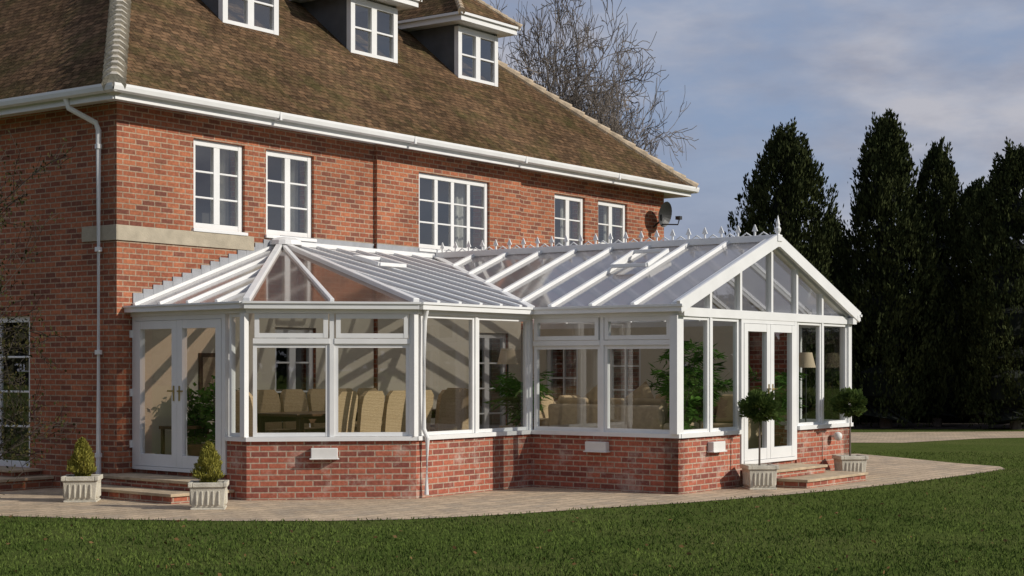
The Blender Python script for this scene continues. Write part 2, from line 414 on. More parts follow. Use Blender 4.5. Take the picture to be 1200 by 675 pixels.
for c in (3.88, 6.92, 9.96):
    hw = .62; vf = -1.63; zb, zt = 7.0, 8.2
    fr = FR((c-hw, vf), (c+hw, vf))
    vb = EO-(zt-ZE)/PT-.3
    md.box(c-hw, c-hw+.05, vb, vf-.02, 6.7, zt, 0); md.box(c+hw-.05, c+hw, vb, vf-.02, 6.7, zt, 0)
    md.box(c-hw-.02, c+hw+.02, vf-.08, vf-.021, 6.7, 7.13, 0)
    window(mdf, mdg, fr, -.01, 2*hw+.01, 7.13, 8.16, 2, 2, fw=.11, mull=.14, bar=.03, d0=-.1, d1=.0)
    fr.box(mdf, -.05, 2*hw+.05, 7.08, 7.128, -.05, .06)
    drape(mdc, fr, .12, .34, 7.2, 8.1, -.25, waves=2)
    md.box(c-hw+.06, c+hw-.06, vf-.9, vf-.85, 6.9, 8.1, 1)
    o = .27; el, er, ef = c-hw-o, c+hw+o, vf+o
    mdf.box(el, er, vb-.5, ef, zt, zt+.10); mdf.box(el-.05, er+.05, vb-.5, ef+.05, zt+.102, zt+.15)
    hwid = hw+o+.05; pit = .80; zr = zt+.155+hwid*pit; vr = EO-(zr-ZE)/PT-.3
    A = (el-.05, ef+.05, zt+.155); B = (er+.05, ef+.05, zt+.155); R = (c, ef+.05-hwid, zr); R2 = (c, vr, zr)
    A2 = (el-.05, vb-.5, zt+.155); B2 = (er+.05, vb-.5, zt+.155)
    mdr.poly([A, B, R]); mdr.poly([A2, A, R, R2]); mdr.poly([B, B2, R2, R])
    hiprow(mdh, A, R, .055, .16); hiprow(mdh, B, R, .055, .16); hiprow(mdh, R, R2, .06, .2)
md.obj('dormer_cheeks', [M_lead, M_dark], house); mdf.obj('dormer_frames', [M_white], house); mdg.obj('dormer_panes', [M_glassH], house); mdc.obj('dormer_curtains', [M_curt], house)
mdr.obj('dormer_roofs', [M_tile], house); mdh.obj('dormer_hip_tiles', [M_hip], house)
mst = MB()
mst.box(-1.15, TL-.003, -3.6, -1.35, 0, .13, 0); mst.box(-1.18, TL-.003, -3.62, -1.32, .132, .17, 1)
mst.box(-.75, TL-.003, -3.4, -1.6, .172, .23, 0); mst.box(-.78, TL-.003, -3.42, -1.57, .232, .265, 1)
mst.obj('side_door_steps', [M_brick, M_step], house, bevel=.006)

sd = empty('satellite_dish', W(13.75, .0, 4.82), ANG)
m = MB(); R = .26; ns = 20; nr = 5; rings = []
for j in range(nr+1):
    rr = R*j/nr; rings.append([m.P((rr*math.cos(6.2832*k/ns), .28-.10*(1-(j/nr)**2)+.05*math.sin(6.2832*k/ns)*j/nr, rr*math.sin(6.2832*k/ns))) for k in range(ns)])
for j in range(nr):
    for k in range(ns): m.f.append([rings[j][k], rings[j][(k+1) % ns], rings[j+1][(k+1) % ns], rings[j+1][k]]); m.m.append(0)
m.tube([(0, 0, -.25), (0, .2, -.1), (0, .2, 0)], .02); m.tube([(0, .2, -.2), (.05, .55, -.22), (.05, .58, -.12)], .014); m.box(.0, .1, .52, .62, -.12, -.05)
m.obj('dish', [M_black], sd)

# ============================================================ CONSERVATORY
cons = empty('conservatory', P0, ANG)
A, B, C, D, E, G = (0, 0), (-.2, 2.4), (1.3, 3.95), (3.85, 3.95), (3.85, 6.355), (9.25, 6.355)
H = (9.25, 0)
Z0 = .75; ZH = 2.40; FL = .33
fab, fbc, fcd, fde, feg, fgh = FR(A, B), FR(B, C), FR(C, D), FR(D, E), FR(E, G), FR(G, H)
brick = MB(); fw_ = MB(); gl = MB()
fab.box(brick, 2.02, fab.L, 0, Z0, -.22, 0)
fbc.box(brick, 0, fbc.L, 0, Z0, -.22, 0)
fcd.box(brick, 0, fcd.L, 0, Z0, -.22, 0)
fde.box(brick, 0, fde.L, 0, Z0, -.22, 0)
feg.box(brick, 0, 1.72, 0, Z0, -.22, 0); feg.box(brick, 3.52, feg.L, 0, Z0, -.22, 0)
fgh.box(brick, 0, 6.34, 0, Z0, -.22, 0)
feg.box(brick, 1.72, 3.52, 0, .30, -.22, -.03); fab.box(brick, 0, 2.02, 0, .30, -.22, -.03)
brick.obj('dwarf_walls', [M_brick2], cons)
mfl = MB(); mfl.poly([(0.02, 0.01, FL), (-.1, 2.35, FL), (1.35, 3.85, FL), (3.95, 3.85, FL), (3.95, 6.25, FL), (9.15, 6.25, FL), (9.15, .11, FL)])
mfl.obj('floor', [M_floor], cons)
def sill(fr, a0, a1, e):
    fr.box(fw_, a0, a1, Z0+.002, Z0+.055+e, -.2, .045+e)
for i, (fr, a0, a1) in enumerate(((fab, 2.02, fab.L+.01), (fbc, -.01, fbc.L+.01), (fcd, 0, fcd.L-.05), (fde, .0, fde.L+.04), (feg, 0, 1.72), (feg, 3.52, feg.L+.04), (fgh, 0, 6.3))):
    sill(fr, a0, a1, .0015*i)
for i, (fr, a0, a1) in enumerate(((fab, 0, fab.L), (fbc, 0, fbc.L), (fcd, 0, fcd.L), (fde, 0, fde.L+.1), (fgh, -.1, 6.3))):
    e = .0015*i
    fr.box(fw_, a0-.01, a1+.01, 2.385-e, 2.47+e, -.1, .03+e)
    fr.box(fw_, a0-.03, a1+.03, 2.44-e, 2.515+e, .035+e, .14+e)
    fr.box(fw_, a0-.05, a1+.05, 2.505-e, 2.53+e, .11+e, .16+e)
def post(fr, a, w=.09, z0=Z0+.056, z1=ZH, d0=-.09, d1=.012): fr.box(fw_, a-w/2, a+w/2, z0, z1, d0, d1)
def pane(fr, a0, a1, z0, z1, fwid=.05):
    e = .003
    fr.box(fw_, a0, a0+fwid, z0, z1, -.07, -.005); fr.box(fw_, a1-fwid, a1, z0, z1, -.07, -.005)
    fr.box(fw_, a0+fwid, a1-fwid, z0, z0+fwid, -.07, -.005-e); fr.box(fw_, a0+fwid, a1-fwid, z1-fwid, z1, -.07, -.005-e)
    gl.poly([fr.p(a0+fwid, z0+fwid, -.04), fr.p(a1-fwid, z0+fwid, -.04), fr.p(a1-fwid, z1-fwid, -.04), fr.p(a0+fwid, z1-fwid, -.04)])
ZB = Z0+.06; ZT = 2.03
def bay(fr, a0, a1, transom):
    if transom:
        pane(fr, a0, a1, ZB, ZT-.035, .05); fr.box(fw_, a0, a1, ZT-.034, ZT+.034, -.08, .02)
        fr.box(fw_, a0+.02, a0+.08, ZT+.04, 2.38, -.05, .025); fr.box(fw_, a1-.08, a1-.02, ZT+.04, 2.38, -.05, .025)
        fr.box(fw_, a0+.08, a1-.08, ZT+.04, ZT+.1, -.05, .022); fr.box(fw_, a0+.08, a1-.08, 2.32, 2.38, -.05, .022)
        gl.poly([fr.p(a0+.08, ZT+.1, -.01), fr.p(a1-.08, ZT+.1, -.01), fr.p(a1-.08, 2.32, -.01), fr.p(a0+.08, 2.32, -.01)])
    else: pane(fr, a0, a1, ZB, 2.383, .045)
def bays(fr, xs, transom):
    for i in range(len(xs)-1):
        bay(fr, xs[i]+.03, xs[i+1]-.03, transom)
    for x in xs[1:-1]: post(fr, x, .06)
bays(fbc, [.05, fbc.L/2, fbc.L-.05], True)
bays(fcd, [.06, fcd.L/2, fcd.L-.02], False)
bays(fde, [.02, fde.L/2, fde.L-.06], True)
bays(feg, [.06, .87, 1.72], False); bays(feg, [3.52, 4.4, feg.L-.06], False)
bays(fgh, [.06, .9], False)
bay(fab, 2.06, fab.L-.06, False)
for (p, s) in ((B, .06), (C, .065), (E, .085), (G, .086), (D, .06)):
    fw_.box(p[0]-s, p[0]+s*.3 if p is not E else p[0]+s, p[1]-s, p[1]+s*.35, ZB-.004, ZH-.016)
hd = MB()
def fdoor(fr, a0, a1, z0, z1):
    fr.box(fw_, a0, a0+.07, z0, z1, -.1, .015); fr.box(fw_, a1-.07, a1, z0, z1, -.1, .015)
    fr.box(fw_, a0+.07, a1-.07, z1-.06, z1, -.1, .012); fr.box(fw_, a0+.07, a1-.07, z0, z0+.05, -.1, .03)
    mid = (a0+a1)/2
    for (x0, x1, e, hx) in ((a0+.075, mid-.003, 0, mid-.06), (mid+.003, a1-.075, .002, mid+.06)):
        s = .11; z2, z3 = z0+.055, z1-.065
        fr.box(fw_, x0, x0+s, z2, z3, -.06, .022+e); fr.box(fw_, x1-s, x1, z2, z3, -.06, .022+e)
        fr.box(fw_, x0+s, x1-s, z2, z2+.16, -.06, .018+e); fr.box(fw_, x0+s, x1-s, z3-.11, z3, -.06, .018+e)
        gl.poly([fr.p(x0+s, z2+.16, -.02), fr.p(x1-s, z2+.16, -.02), fr.p(x1-s, z3-.11, -.02), fr.p(x0+s, z3-.11, -.02)])
        fr.box(hd, hx-.012, hx+.012, 1.25, 1.45, .026, .034); fr.box(hd, min(hx-.012, hx+(.1 if hx > mid else -.1)), max(hx+.012, hx+(.1 if hx > mid else -.1)), 1.37, 1.39, .045, .06)
        fr.box(hd, hx-.01, hx+.01, 1.37, 1.39, .034, .045)
fdoor(fab, .02, 2.0, .31, 2.384); fdoor(feg, 1.74, 3.5, .31, 2.384)
hd.obj('door_handles', [simple('brass', (.6, .45, .2), .3, .1, 5, metallic=1)], cons)
for z in (.6, 1.3, 2.1): fab.box(fw_, -.01, .03, z, z+.1, .016, .05)
pl = MB()
wall(pl, FR((0, .012), (1, .012)), .05, 5.0, FL+.003, 2.6, [D1], .01)
wall(pl, FR((0, .082), (1, .082)), 5.03, 8.98, FL+.003, 2.6, [D2], .01)
rw = FR((9.02, 0), (9.02, 6))
wall(pl, rw, .02, 4.6, FL+.003, 2.38, [(.6, 1.3, .9, 2.1), (1.9, 2.6, .4, 2.2)], .18)
pl.obj('plaster_walls', [M_cream], cons)
window(fw_, gl, rw, .6, 1.3, .9, 2.1, 2, 2, fw=.07); window(fw_, gl, rw, 1.9, 2.6, .4, 2.2, 2, 4, fw=.07)
fgh.box(fw_, .9, 1.0, ZB, 2.38, -.1, .01)
rb_ = MB(); fgh.box(rb_, 1.0, 6.33, Z0+.06, 2.38, -.04, 0); rb_.obj('side_wall', [M_brick2], cons)
pc = MB(); pc.box(1.2, 1.9, .015, .04, 1.3, 1.9, 0); pc.box(1.26, 1.84, .041, .045, 1.36, 1.84, 1); pc.obj('framed_picture', [M_wood, M_fabric], cons)
# ---- roof
ZR0, ZR1 = 2.53, 3.55; TRG = 6.55; AP = (2.86, .03)
sl3 = (ZR1-ZR0)/3.95; slg = (ZR1-ZR0)/2.7
zf = lambda v: ZR1-sl3*v
zg = lambda t: ZR1-slg*abs(TRG-t)
r1 = MB(); r1.poly([(A[0], A[1]+.0, ZR0), (B[0], B[1], ZR0), (AP[0], AP[1], ZR1)]); r1.obj('roof_side_facet', [M_poly], cons)
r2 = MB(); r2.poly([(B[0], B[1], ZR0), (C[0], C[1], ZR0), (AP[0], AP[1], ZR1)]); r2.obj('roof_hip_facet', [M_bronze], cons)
r3 = MB(); r3.poly([(C[0], C[1], ZR0), (D[0], D[1], ZR0), (TRG, .02, ZR1), (AP[0], AP[1], ZR1)]); r3.obj('roof_front_slope', [M_poly], cons)
r4 = MB(); r4.poly([(D[0], D[1], ZR0), (E[0], E[1]+.1, ZR0), (TRG, E[1]+.1, ZR1), (TRG, .02, ZR1)])
r4.poly([(9.25, .12, ZR0), (9.25, E[1]+.1, ZR0), (TRG, E[1]+.1, ZR1), (TRG, .12, ZR1)]); r4.obj('roof_gable_slopes', [M_roofglass], cons)
rb = MB()
def rbar(p, q, w=.06, h=.05):
    rb.beam(p, q, w, h, 0, off=.02); rb.beam(p, q, w*.7, .06, 0, off=-.04)
ap3 = (AP[0], AP[1], ZR1)
rbar((A[0], .04, ZR0), ap3, .05); rbar((B[0], B[1], ZR0), ap3, .09, .07); rbar((C[0], C[1], ZR0), ap3, .09, .07)
mid = ((B[0]+C[0])/2, (B[1]+C[1])/2, ZR0); rbar(mid, ap3, .06)
for vv in (.6, 1.2, 1.8):
    f = vv/2.4; s = Vector((B[0]*f, vv, ZR0)); tt = B[0]+(AP[0]-B[0])*(1-f); zz = ZR0+(ZR1-ZR0)*(1-f)
    rbar(s, (tt, vv*.98+.02, zz), .05)
t = 1.3+.46
while t < 6.3:
    top = 3.95*(AP[0]-t)/(AP[0]-1.3) if t < AP[0] else .06
    bot = 3.95 if t <= 3.85 else 3.95*(TRG-t)/2.7
    if bot-top > .15: rbar((t, bot, zf(bot)), (t, top, zf(top)), .07, .04)
    t += .46
rbar((D[0], D[1], ZR0), (TRG, .05, ZR1), .12, .03)
v = E[1]-.02; first = True
while v > .4:
    te = 3.83 if v >= 3.95 else TRG-2.7*v/3.95
    w = .11 if first else .065
    rbar((te, v, zg(te)), (TRG, v, ZR1), w, .06); rbar((9.27, v, ZR0), (TRG, v, ZR1), w, .06)
    first = False; v -= .68
rb.beam((TRG, .1, ZR1+.03), (TRG, E[1]+.14, ZR1+.03), .14, .10); rb.beam((AP[0]-.1, .05, ZR1+.02), (TRG, .05, ZR1+.02), .10, .07)
rb.tube([(AP[0], AP[1]+.08, ZR1-.02), (AP[0], AP[1]+.08, ZR1+.05), (AP[0], AP[1]+.08, ZR1+.09), (AP[0], AP[1]+.08, ZR1+.11)], [.26, .24, .16, .03], n=16)
rb.beam((5.35, 4.35, zg(5.35)+.09), (5.95, 4.35, zg(5.95)+.11), .05, .06); rb.beam((5.35, 4.95, zg(5.35)+.09), (5.95, 4.95, zg(5.95)+.11), .05, .06)
rb.beam((5.35, 4.35, zg(5.35)+.09), (5.35, 4.95, zg(5.35)+.09), .05, .055); rb.beam((5.95, 4.35, zg(5.95)+.11), (5.95, 4.95, zg(5.95)+.11), .05, .055)
rb.beam((3.3, 1.6, zf(1.6)+.08), (3.3, 1.1, zf(1.1)+.08), .05, .06); rb.beam((3.9, 1.6, zf(1.6)+.08), (3.9, 1.1, zf(1.1)+.08), .05, .06)
rb.beam((3.3, 1.6, zf(1.6)+.08), (3.9, 1.6, zf(1.6)+.08), .05, .055); rb.beam((3.3, 1.1, zf(1.1)+.08), (3.9, 1.1, zf(1.1)+.08), .05, .055)
rb.obj('roof_bars', [M_white], cons, bevel=.008)
feg.box(fw_, 0, feg.L, ZH-.02, 2.50, -.1, .02)
vg = E[1]
def rake(t0, t1, w, h, dz, v_):
    fw_.beam((t0, v_, zg(t0)+dz), (t1, v_, zg(t1)+dz), w, h)
rake(3.80, TRG, .10, .11, -.03, vg-.03); rake(TRG, 9.3, .10, .111, -.03, vg-.03)
rake(3.70, TRG+.02, .05, .17, .02, vg+.10); rake(TRG-.02, 9.40, .049, .168, .02, vg+.10)
for a in (.87, 1.74, 2.7, 3.52, 4.4):
    tt = 3.85+a; feg.box(fw_, a-.03, a+.03, 2.50, zg(tt)-.04, -.08, .01)
gl.poly([feg.p(.1, 2.5, -.04), feg.p(feg.L-.1, 2.5, -.04), feg.p(2.7, ZR1-.05, -.04)])
fx, fy = TRG, vg+.10
fw_.tube([(fx, fy, ZR1-.1), (fx, fy, ZR1+.1), (fx, fy, ZR1+.13), (fx, fy, ZR1+.17), (fx, fy, ZR1+.2), (fx, fy, ZR1+.24), (fx, fy, ZR1+.36)], [.03, .026, .042, .046, .026, .03, .004], n=10)
v = .2
while v < vg:
    z = ZR1+.07
    fw_.box(fx-.010, fx+.010, v-.014, v+.014, z, z+.13)
    fw_.hexa([(fx-.012, v-.045, z+.08), (fx+.012, v-.045, z+.08), (fx+.012, v+.045, z+.08), (fx-.012, v+.045, z+.08)],
             [(fx-.006, v-.004, z+.18), (fx+.006, v-.004, z+.18), (fx+.006, v+.004, z+.18), (fx-.006, v+.004, z+.18)])
    fw_.tube([(fx, v+.03, z-.01), (fx, v+.14, z+.06), (fx, v+.25, z-.01)], .012, n=5)
    v += .28
fw_.tube([fcd.p(.1, 2.46, .1), fcd.p(.1, 2.3, .06), fcd.p(.1, .9, .045), fcd.p(.12, .78, .09), fcd.p(.12, .05, .075)], .032, n=10)
fw_.obj('frames', [M_white], cons, bevel=.005); gl.obj('glazing', [M_glass], cons)
fl = MB()
n = 16
for i in range(n):
    f0, f1 = i/n, (i+1)/n
    fl.box(AP[0]*f0+.004, AP[0]*f1, .004, .018, ZR0+(ZR1-ZR0)*f0-.05, ZR0+(ZR1-ZR0)*f1+.12)
fl.box(AP[0], 5.0, .004, .019, ZR1-.08, ZR1+.14); fl.box(5.0, 8.98, .074, .09, ZR1-.08, ZR1+.14)
fl.obj('lead_flashing', [M_flash], cons)
for j, (fr, a, z) in enumerate(((fbc, .98, .60), (fde, 1.15, .61), (feg, .95, .61))):
    mm = MB(); fr.box(mm, a-.17, a+.17, z-.065, z+.065, .002, .10); fr.box(mm, a-.19, a+.19, z-.08, z-.062, .002, .12)
    mm.obj('wall_vent_%d' % j, [M_whitep], cons, bevel=.03)
s1 = MB()
fab.box(s1, -.1, 2.15, 0, .09, .003, .98, 0); fab.box(s1, -.13, 2.18, .092, .13, .003, 1.01, 1)
fab.box(s1, .0, 2.0, .132, .215, .003, .55, 0); fab.box(s1, -.02, 2.02, .217, .255, .003, .58, 1)
s1.obj('side_steps', [M_brick2, M_step], cons, bevel=.006)
s2 = MB()
feg.box(s2, 1.95, 3.95, 0, .09, .003, .92, 0); feg.box(s2, 1.92, 3.98, .092, .13, .003, .95, 1)
feg.box(s2, 1.80, 3.45, .132, .215, .003, .5, 0); feg.box(s2, 1.78, 3.47, .217, .255, .003, .53, 1)
s2.obj('front_steps', [M_brick2, M_step], cons, bevel=.006)
wl = empty('wall_lantern', W(8.55, 6.36, .62), ANG)
mm = MB(); mm.tube([(0, .0, .0), (0, .10, 0)], .02)
pts = []; rad = []
for q in range(9):
    a = math.pi*q/8; pts.append((0, .12, -.07*math.cos(a))); rad.append(max(.004, .07*math.sin(a)))
mm.tube(pts, rad, n=14)
mm.obj('globe', [M_whitep], wl, smooth=True)

# ============================================================ leaf clouds
def leafmesh(name, P, size, mats, asp=.5, up=0.0, seed=0, dirs=None, jit=.35):
    rg = np.random.default_rng(seed); n = len(P)
    d = rg.normal(size=(n, 3)) if dirs is None else dirs+rg.normal(size=(n, 3))*jit
    d[:, 2] += up; d /= np.linalg.norm(d, axis=1)[:, None]
    r = rg.normal(size=(n, 3)); s = np.cross(d, r); s /= np.linalg.norm(s, axis=1)[:, None]
    sz = (np.ones(n)*size*(.6+.8*rg.random(n)))[:, None]
    v = np.stack([P, P+d*sz*.5+s*sz*asp*.5, P+d*sz, P+d*sz*.5-s*sz*asp*.5], axis=1).reshape(-1, 3)
    me = bpy.data.meshes.new(name)
    me.vertices.add(4*n); me.vertices.foreach_set('co', v.astype(np.float32).ravel())
    me.loops.add(4*n); me.loops.foreach_set('vertex_index', np.arange(4*n, dtype=np.int32))
    me.polygons.add(n); me.polygons.foreach_set('loop_start', np.arange(0, 4*n, 4, dtype=np.int32)); me.polygons.foreach_set('loop_total', np.full(n, 4, dtype=np.int32))
    me.update(calc_edges=True)
    for m_ in mats: me.materials.append(m_)
    return me
def link(name, me, parent=None):
    o = bpy.data.objects.new(name, me); scene.collection.objects.link(o)
    if parent: o.parent = parent
    return o

def conifer_meshes(seed, Hh, Rm, ex):
    rg = np.random.default_rng(seed); pts = []; dr = []
    npl = 680
    for i in range(npl):
        h = rg.random()**.85; prof = (1-h**ex)**.8*(.80+.20*min(1, h/.2))
        ang = rg.random()*6.283; lump = 1+.20*math.sin(ang*2+h*8+seed)+.13*math.sin(ang*5-h*15+seed)
        r = Rm*prof*lump*(.64+.38*rg.random()); k = 60
        L = (.45+.65*rg.random()**2)*(1-.25*h)
        base = np.array([r*math.cos(ang), r*math.sin(ang), .1+h*(Hh-.8)])
        out = np.array([math.cos(ang)*.35, math.sin(ang)*.35, 1.0]); out /= np.linalg.norm(out)
        f = rg.random(k)
        sp = .19*(1-f)**1.2+.012
        q = base+out*(f*L)[:, None]+rg.normal(size=(k, 3))*sp[:, None]
        pts.append(q); dr.append(np.tile(out, (k, 1))+rg.normal(size=(k, 3))*.2)
    P = np.concatenate(pts); Dd = np.concatenate(dr)
    me = leafmesh('cypress_foliage', P, .13, [M_con], .45, 0, seed, Dd, .25)
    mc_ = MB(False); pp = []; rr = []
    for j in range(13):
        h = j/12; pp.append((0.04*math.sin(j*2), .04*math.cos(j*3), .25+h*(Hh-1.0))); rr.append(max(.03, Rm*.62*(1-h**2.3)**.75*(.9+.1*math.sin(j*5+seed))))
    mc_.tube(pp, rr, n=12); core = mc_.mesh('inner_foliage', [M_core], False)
    mt = MB(False); mt.tube([(0, 0, 0), (0, 0, 1.0), (0, 0, Hh*.8)], [.22, .17, .03], n=8)
    return me, core, mt.mesh('trunk', [M_bark], False)
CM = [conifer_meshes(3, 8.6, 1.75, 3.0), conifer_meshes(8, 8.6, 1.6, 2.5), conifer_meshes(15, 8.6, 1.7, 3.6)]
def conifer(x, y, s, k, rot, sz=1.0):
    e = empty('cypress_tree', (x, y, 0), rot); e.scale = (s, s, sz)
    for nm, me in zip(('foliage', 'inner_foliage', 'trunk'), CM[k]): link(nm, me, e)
def cpx(px, depth, ytop, hwpx, k, rot):
    x = (px-600)/F*depth; ht = 1.7+(HOR-ytop)/F*depth
    conifer(x, depth, hwpx/F*depth/1.95, k, rot, ht/8.7)
cpx(921, 44, 136, 66, 0, .3); cpx(1038, 45, 124, 68, 1, 1.2); cpx(1098, 46, 158, 52, 2, 2.2); cpx(1190, 44, 160, 64, 0, 3.3); cpx(1270, 45, 130, 66, 1, 4.1)
cpx(1350, 45, 150, 62, 2, 5.1); cpx(972, 48, 250, 56, 1, .6); cpx(1143, 49, 205, 60, 2, 1.9); cpx(880, 48, 250, 40, 1, .9)
for i, (x, y, s, z) in enumerate(((-22, 4, 1.6, 1.1), (-19, -3, 1.5, 1.0), (-25, 12, 1.7, 1.2), (-23, 20, 1.5, 1.0))): conifer(x, y, s, i % 2, i*1.3, z)

rg = np.random.default_rng(5); n = 36000
hx = rg.random(n)*34+2; hy = 48.5+rg.random(n)*2.2; top = 3.4+.5*np.sin(hx*1.1)+.3*np.sin(hx*2.7)
hz = top*np.sqrt(rg.random(n))
hed = empty('hedge'); link('foliage', leafmesh('hedge_foliage', np.stack([hx, hy, hz], 1), .2, [M_con], .6, .4, 5), hed)
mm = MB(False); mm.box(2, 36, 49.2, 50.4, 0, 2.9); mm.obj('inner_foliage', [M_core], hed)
n = 70000; an = rg.random(n)*6.2832; rr = 135+rg.random(n)*14
top = 8+2.5*np.sin(an*17)+1.5*np.sin(an*47+1)+1.2*np.sin(an*131)
hz = top*rg.random(n)**.7
link('distant_trees', leafmesh('distant_trees', np.stack([rr*np.cos(an), rr*np.sin(an), hz], 1), 1.7, [M_far], .7, .3, 6))

# ============================================================ branching trees
def branches(seed, levels, L0, r0, nch, spread, upb, shrink=.72, segs=3):
    rd = random.Random(seed); segl = []
    st = [(Vector((0, 0, 0)), Vector((0, 0, 1)), L0, r0, 0)]
    while st:
        p, d, L, r, lv = st.pop()
        pts = [p]; dd = d.copy(); rs = [r]
        for i in range(segs):
            j = .10+.10*lv*.6
            dd = (dd+Vector((rd.uniform(-j, j), rd.uniform(-j, j), rd.uniform(-j, j)+upb*(.25 if lv else 0)))).normalized()
            q = pts[-1]+dd*L/segs; rs.append(r*(1-.45*(i+1)/segs)); segl.append((pts[-1], q, rs[-2], rs[-1], lv)); pts.append(q)
        if lv < levels:
            kk = nch if lv else nch+2
            for c in range(kk):
                f = rd.uniform(.3 if lv else .35, 1.0) if c else 1.0
                ix = min(segs-1, int(f*segs)); fr_ = min(1, f*segs-ix)
                bp = pts[ix].lerp(pts[ix+1], fr_)
                ax = Vector((rd.gauss(0, 1), rd.gauss(0, 1), rd.gauss(0, .6)))
                side = ax.cross(dd); side.normalize()
                a = spread*rd.uniform(.6, 1.25) if c else spread*.35
                nd = (dd*math.cos(a)+side*math.sin(a)).normalized()
                st.append((bp, nd, L*shrink*rd.uniform(.75, 1.1), max(.004, rs[ix]*.62), lv+1))
    return segl
def segmesh(name, segl, mat, rmin):
    v = []; f = []
    for (p, q, a, b, lv) in segl:
        n = 7 if lv < 2 else 3
        d = (q-p).normalized(); x = d.cross(Vector((.3, .7, .64)))
        if x.length < 1e-3: x = Vector((1, 0, 0))
        x.normalize(); y = d.cross(x); i0 = len(v); a = max(a, rmin); b = max(b, rmin)
        for c, r in ((p, a), (q, b)):
            for k in range(n):
                th = 6.2832*k/n; v.append(c+(x*math.cos(th)+y*math.sin(th))*r)
        for k in range(n): f.append((i0+k, i0+(k+1) % n, i0+n+(k+1) % n, i0+n+k))
    me = bpy.data.meshes.new(name); me.from_pydata([tuple(c) for c in v], [], f); me.materials.append(mat); return me
segl = branches(11, 6, 5.2, .42, 4, .72, .22, .74)
zm = max(s[1].z for s in segl); xm = sorted([math.hypot(s[1].x, s[1].y) for s in segl])[int(len(segl)*.93)]
OM = segmesh('oak_branches', segl, M_bark, .015)
def oak(px, depth, rad, ht, rot):
    e = empty('bare_oak_tree', ((px-600)/F*depth, depth, 0), rot); e.scale = (rad/xm, rad/xm, ht/zm); link('branches', OM, e)
oak(682, 60, 2.6, 15.4, 3.7); oak(615, 64, 4.6, 19, 2.4); oak(655, 66, 3.6, 17.6, 5.0); oak(700, 64, 2.2, 14.5, 1.2)

# left garden shrub: arching twigs with sparse leaves
rdS = random.Random(5); segS = []
def twig(p, d, L, r, lv):
    n = 4; q = p
    for i in range(n):
        d = (d+Vector((rdS.gauss(0, .13), rdS.gauss(0, .13), rdS.gauss(0, .10)-(.05 if lv else 0)))).normalized()
        nq = q+d*L/n; segS.append((q, nq, r*(1-.6*i/n), r*(1-.6*(i+1)/n), lv+2)); q0 = q; q = nq
        if lv < 3:
            for c in range(2 if lv == 1 else 1 if lv == 2 else 2):
                s = Vector((rdS.gauss(0, 1), rdS.gauss(0, 1), rdS.gauss(.3, .5))).normalized()
                twig(q0.lerp(nq, rdS.random()), (d*.7+s*.7).normalized(), L*.45, max(.003, r*.5), lv+1)
for k in range(6):
    a = k*1.05; twig(Vector((.05*math.cos(a), .05*math.sin(a), 0.0)), Vector((math.cos(a)*.10, math.sin(a)*.10, 1)).normalized(), rdS.uniform(2.6, 3.6), .022, 0)
sh = empty('garden_shrub', ((-40-600)/F*18.9, 18.9, 0), .4); sh.scale = (.68, .68, 1.0)
link('branches', segmesh('shrub_branches', segS, M_twig, .0045), sh)
rg = np.random.default_rng(4)
ends = np.array([tuple(s[0].lerp(s[1], .5)) for s in segS if s[4] >= 4 and s[0].z > .5])
rep = np.repeat(ends, 4, axis=0); rep = rep+rg.normal(size=rep.shape)*.06
if len(rep) > 12000: rep = rep[rg.permutation(len(rep))[:12000]]
link('leaves', leafmesh('shrub_leaves', rep, .05, [M_shrub], .6, 0, 3), sh)

# ============================================================ planters
def square_planter(mb, w, h, m=0, ms=1):
    a = w/2; b = w/2*.9
    mb.hexa([(-b, -b, .03), (b, -b, .03), (b, b, .03), (-b, b, .03)], [(-a, -a, h-.06), (a, -a, h-.06), (a, a, h-.06), (-a, a, h-.06)], m)
    mb.box(-a-.02, a+.02, -a-.02, -a+.03, h-.058, h, m); mb.box(-a-.02, a+.02, a-.03, a+.02, h-.058, h, m)
    mb.box(-a-.02, -a+.03, -a+.031, a-.031, h-.058, h-.001, m); mb.box(a-.03, a+.02, -a+.031, a-.031, h-.058, h-.001, m)
    mb.box(-b-.015, b+.015, -b-.015, b+.015, 0, .029, m); mb.box(-a+.03, a-.03, -a+.03, a-.03, h-.058, h-.03, ms)
    for k in range(5):
        x = -a+.08+k*(w-.16)/4
        for s in (-1, 1):
            y0, y1 = (a-.02, a+.006) if s > 0 else (-a-.006, -a+.02)
            mb.box(x-.012, x+.012, y0, y1, .06, h-.1, m); mb.box(y0, y1, x-.012, x+.012, .06, h-.1, m)
def golden(t, v):
    e = empty('planted_conifer_tub', W(t, v), ANG+.75)
    m_ = MB(); square_planter(m_, .42, .33); m_.obj('tub', [M_pot, M_soil], e, bevel=.008)
    rg = np.random.default_rng(int(abs(t)*100) % 97); n = 3800
    h = rg.random(n); a = rg.random(n)*6.283
    r = .16*np.clip(1-h**1.6, .02, 1)**.8*np.clip(h*6, .5, 1)*(.45+.6*rg.random(n)**.5)*(1+.2*np.sin(a*3+h*9))
    P = np.stack([r*np.cos(a), r*np.sin(a), .30+h*.46], 1); dd = np.stack([np.cos(a)*.4, np.sin(a)*.4, np.ones(n)], 1)
    link('foliage', leafmesh('golden_foliage', P, .05, [M_gold], .3, 0, 1, dd), e)
    m2 = MB(); m2.tube([(0, 0, .3), (0, 0, .6)], [.02, .01]); m2.obj('stem', [M_bark], e)
golden(-1.5, .8); golden(-1.3, 2.88)
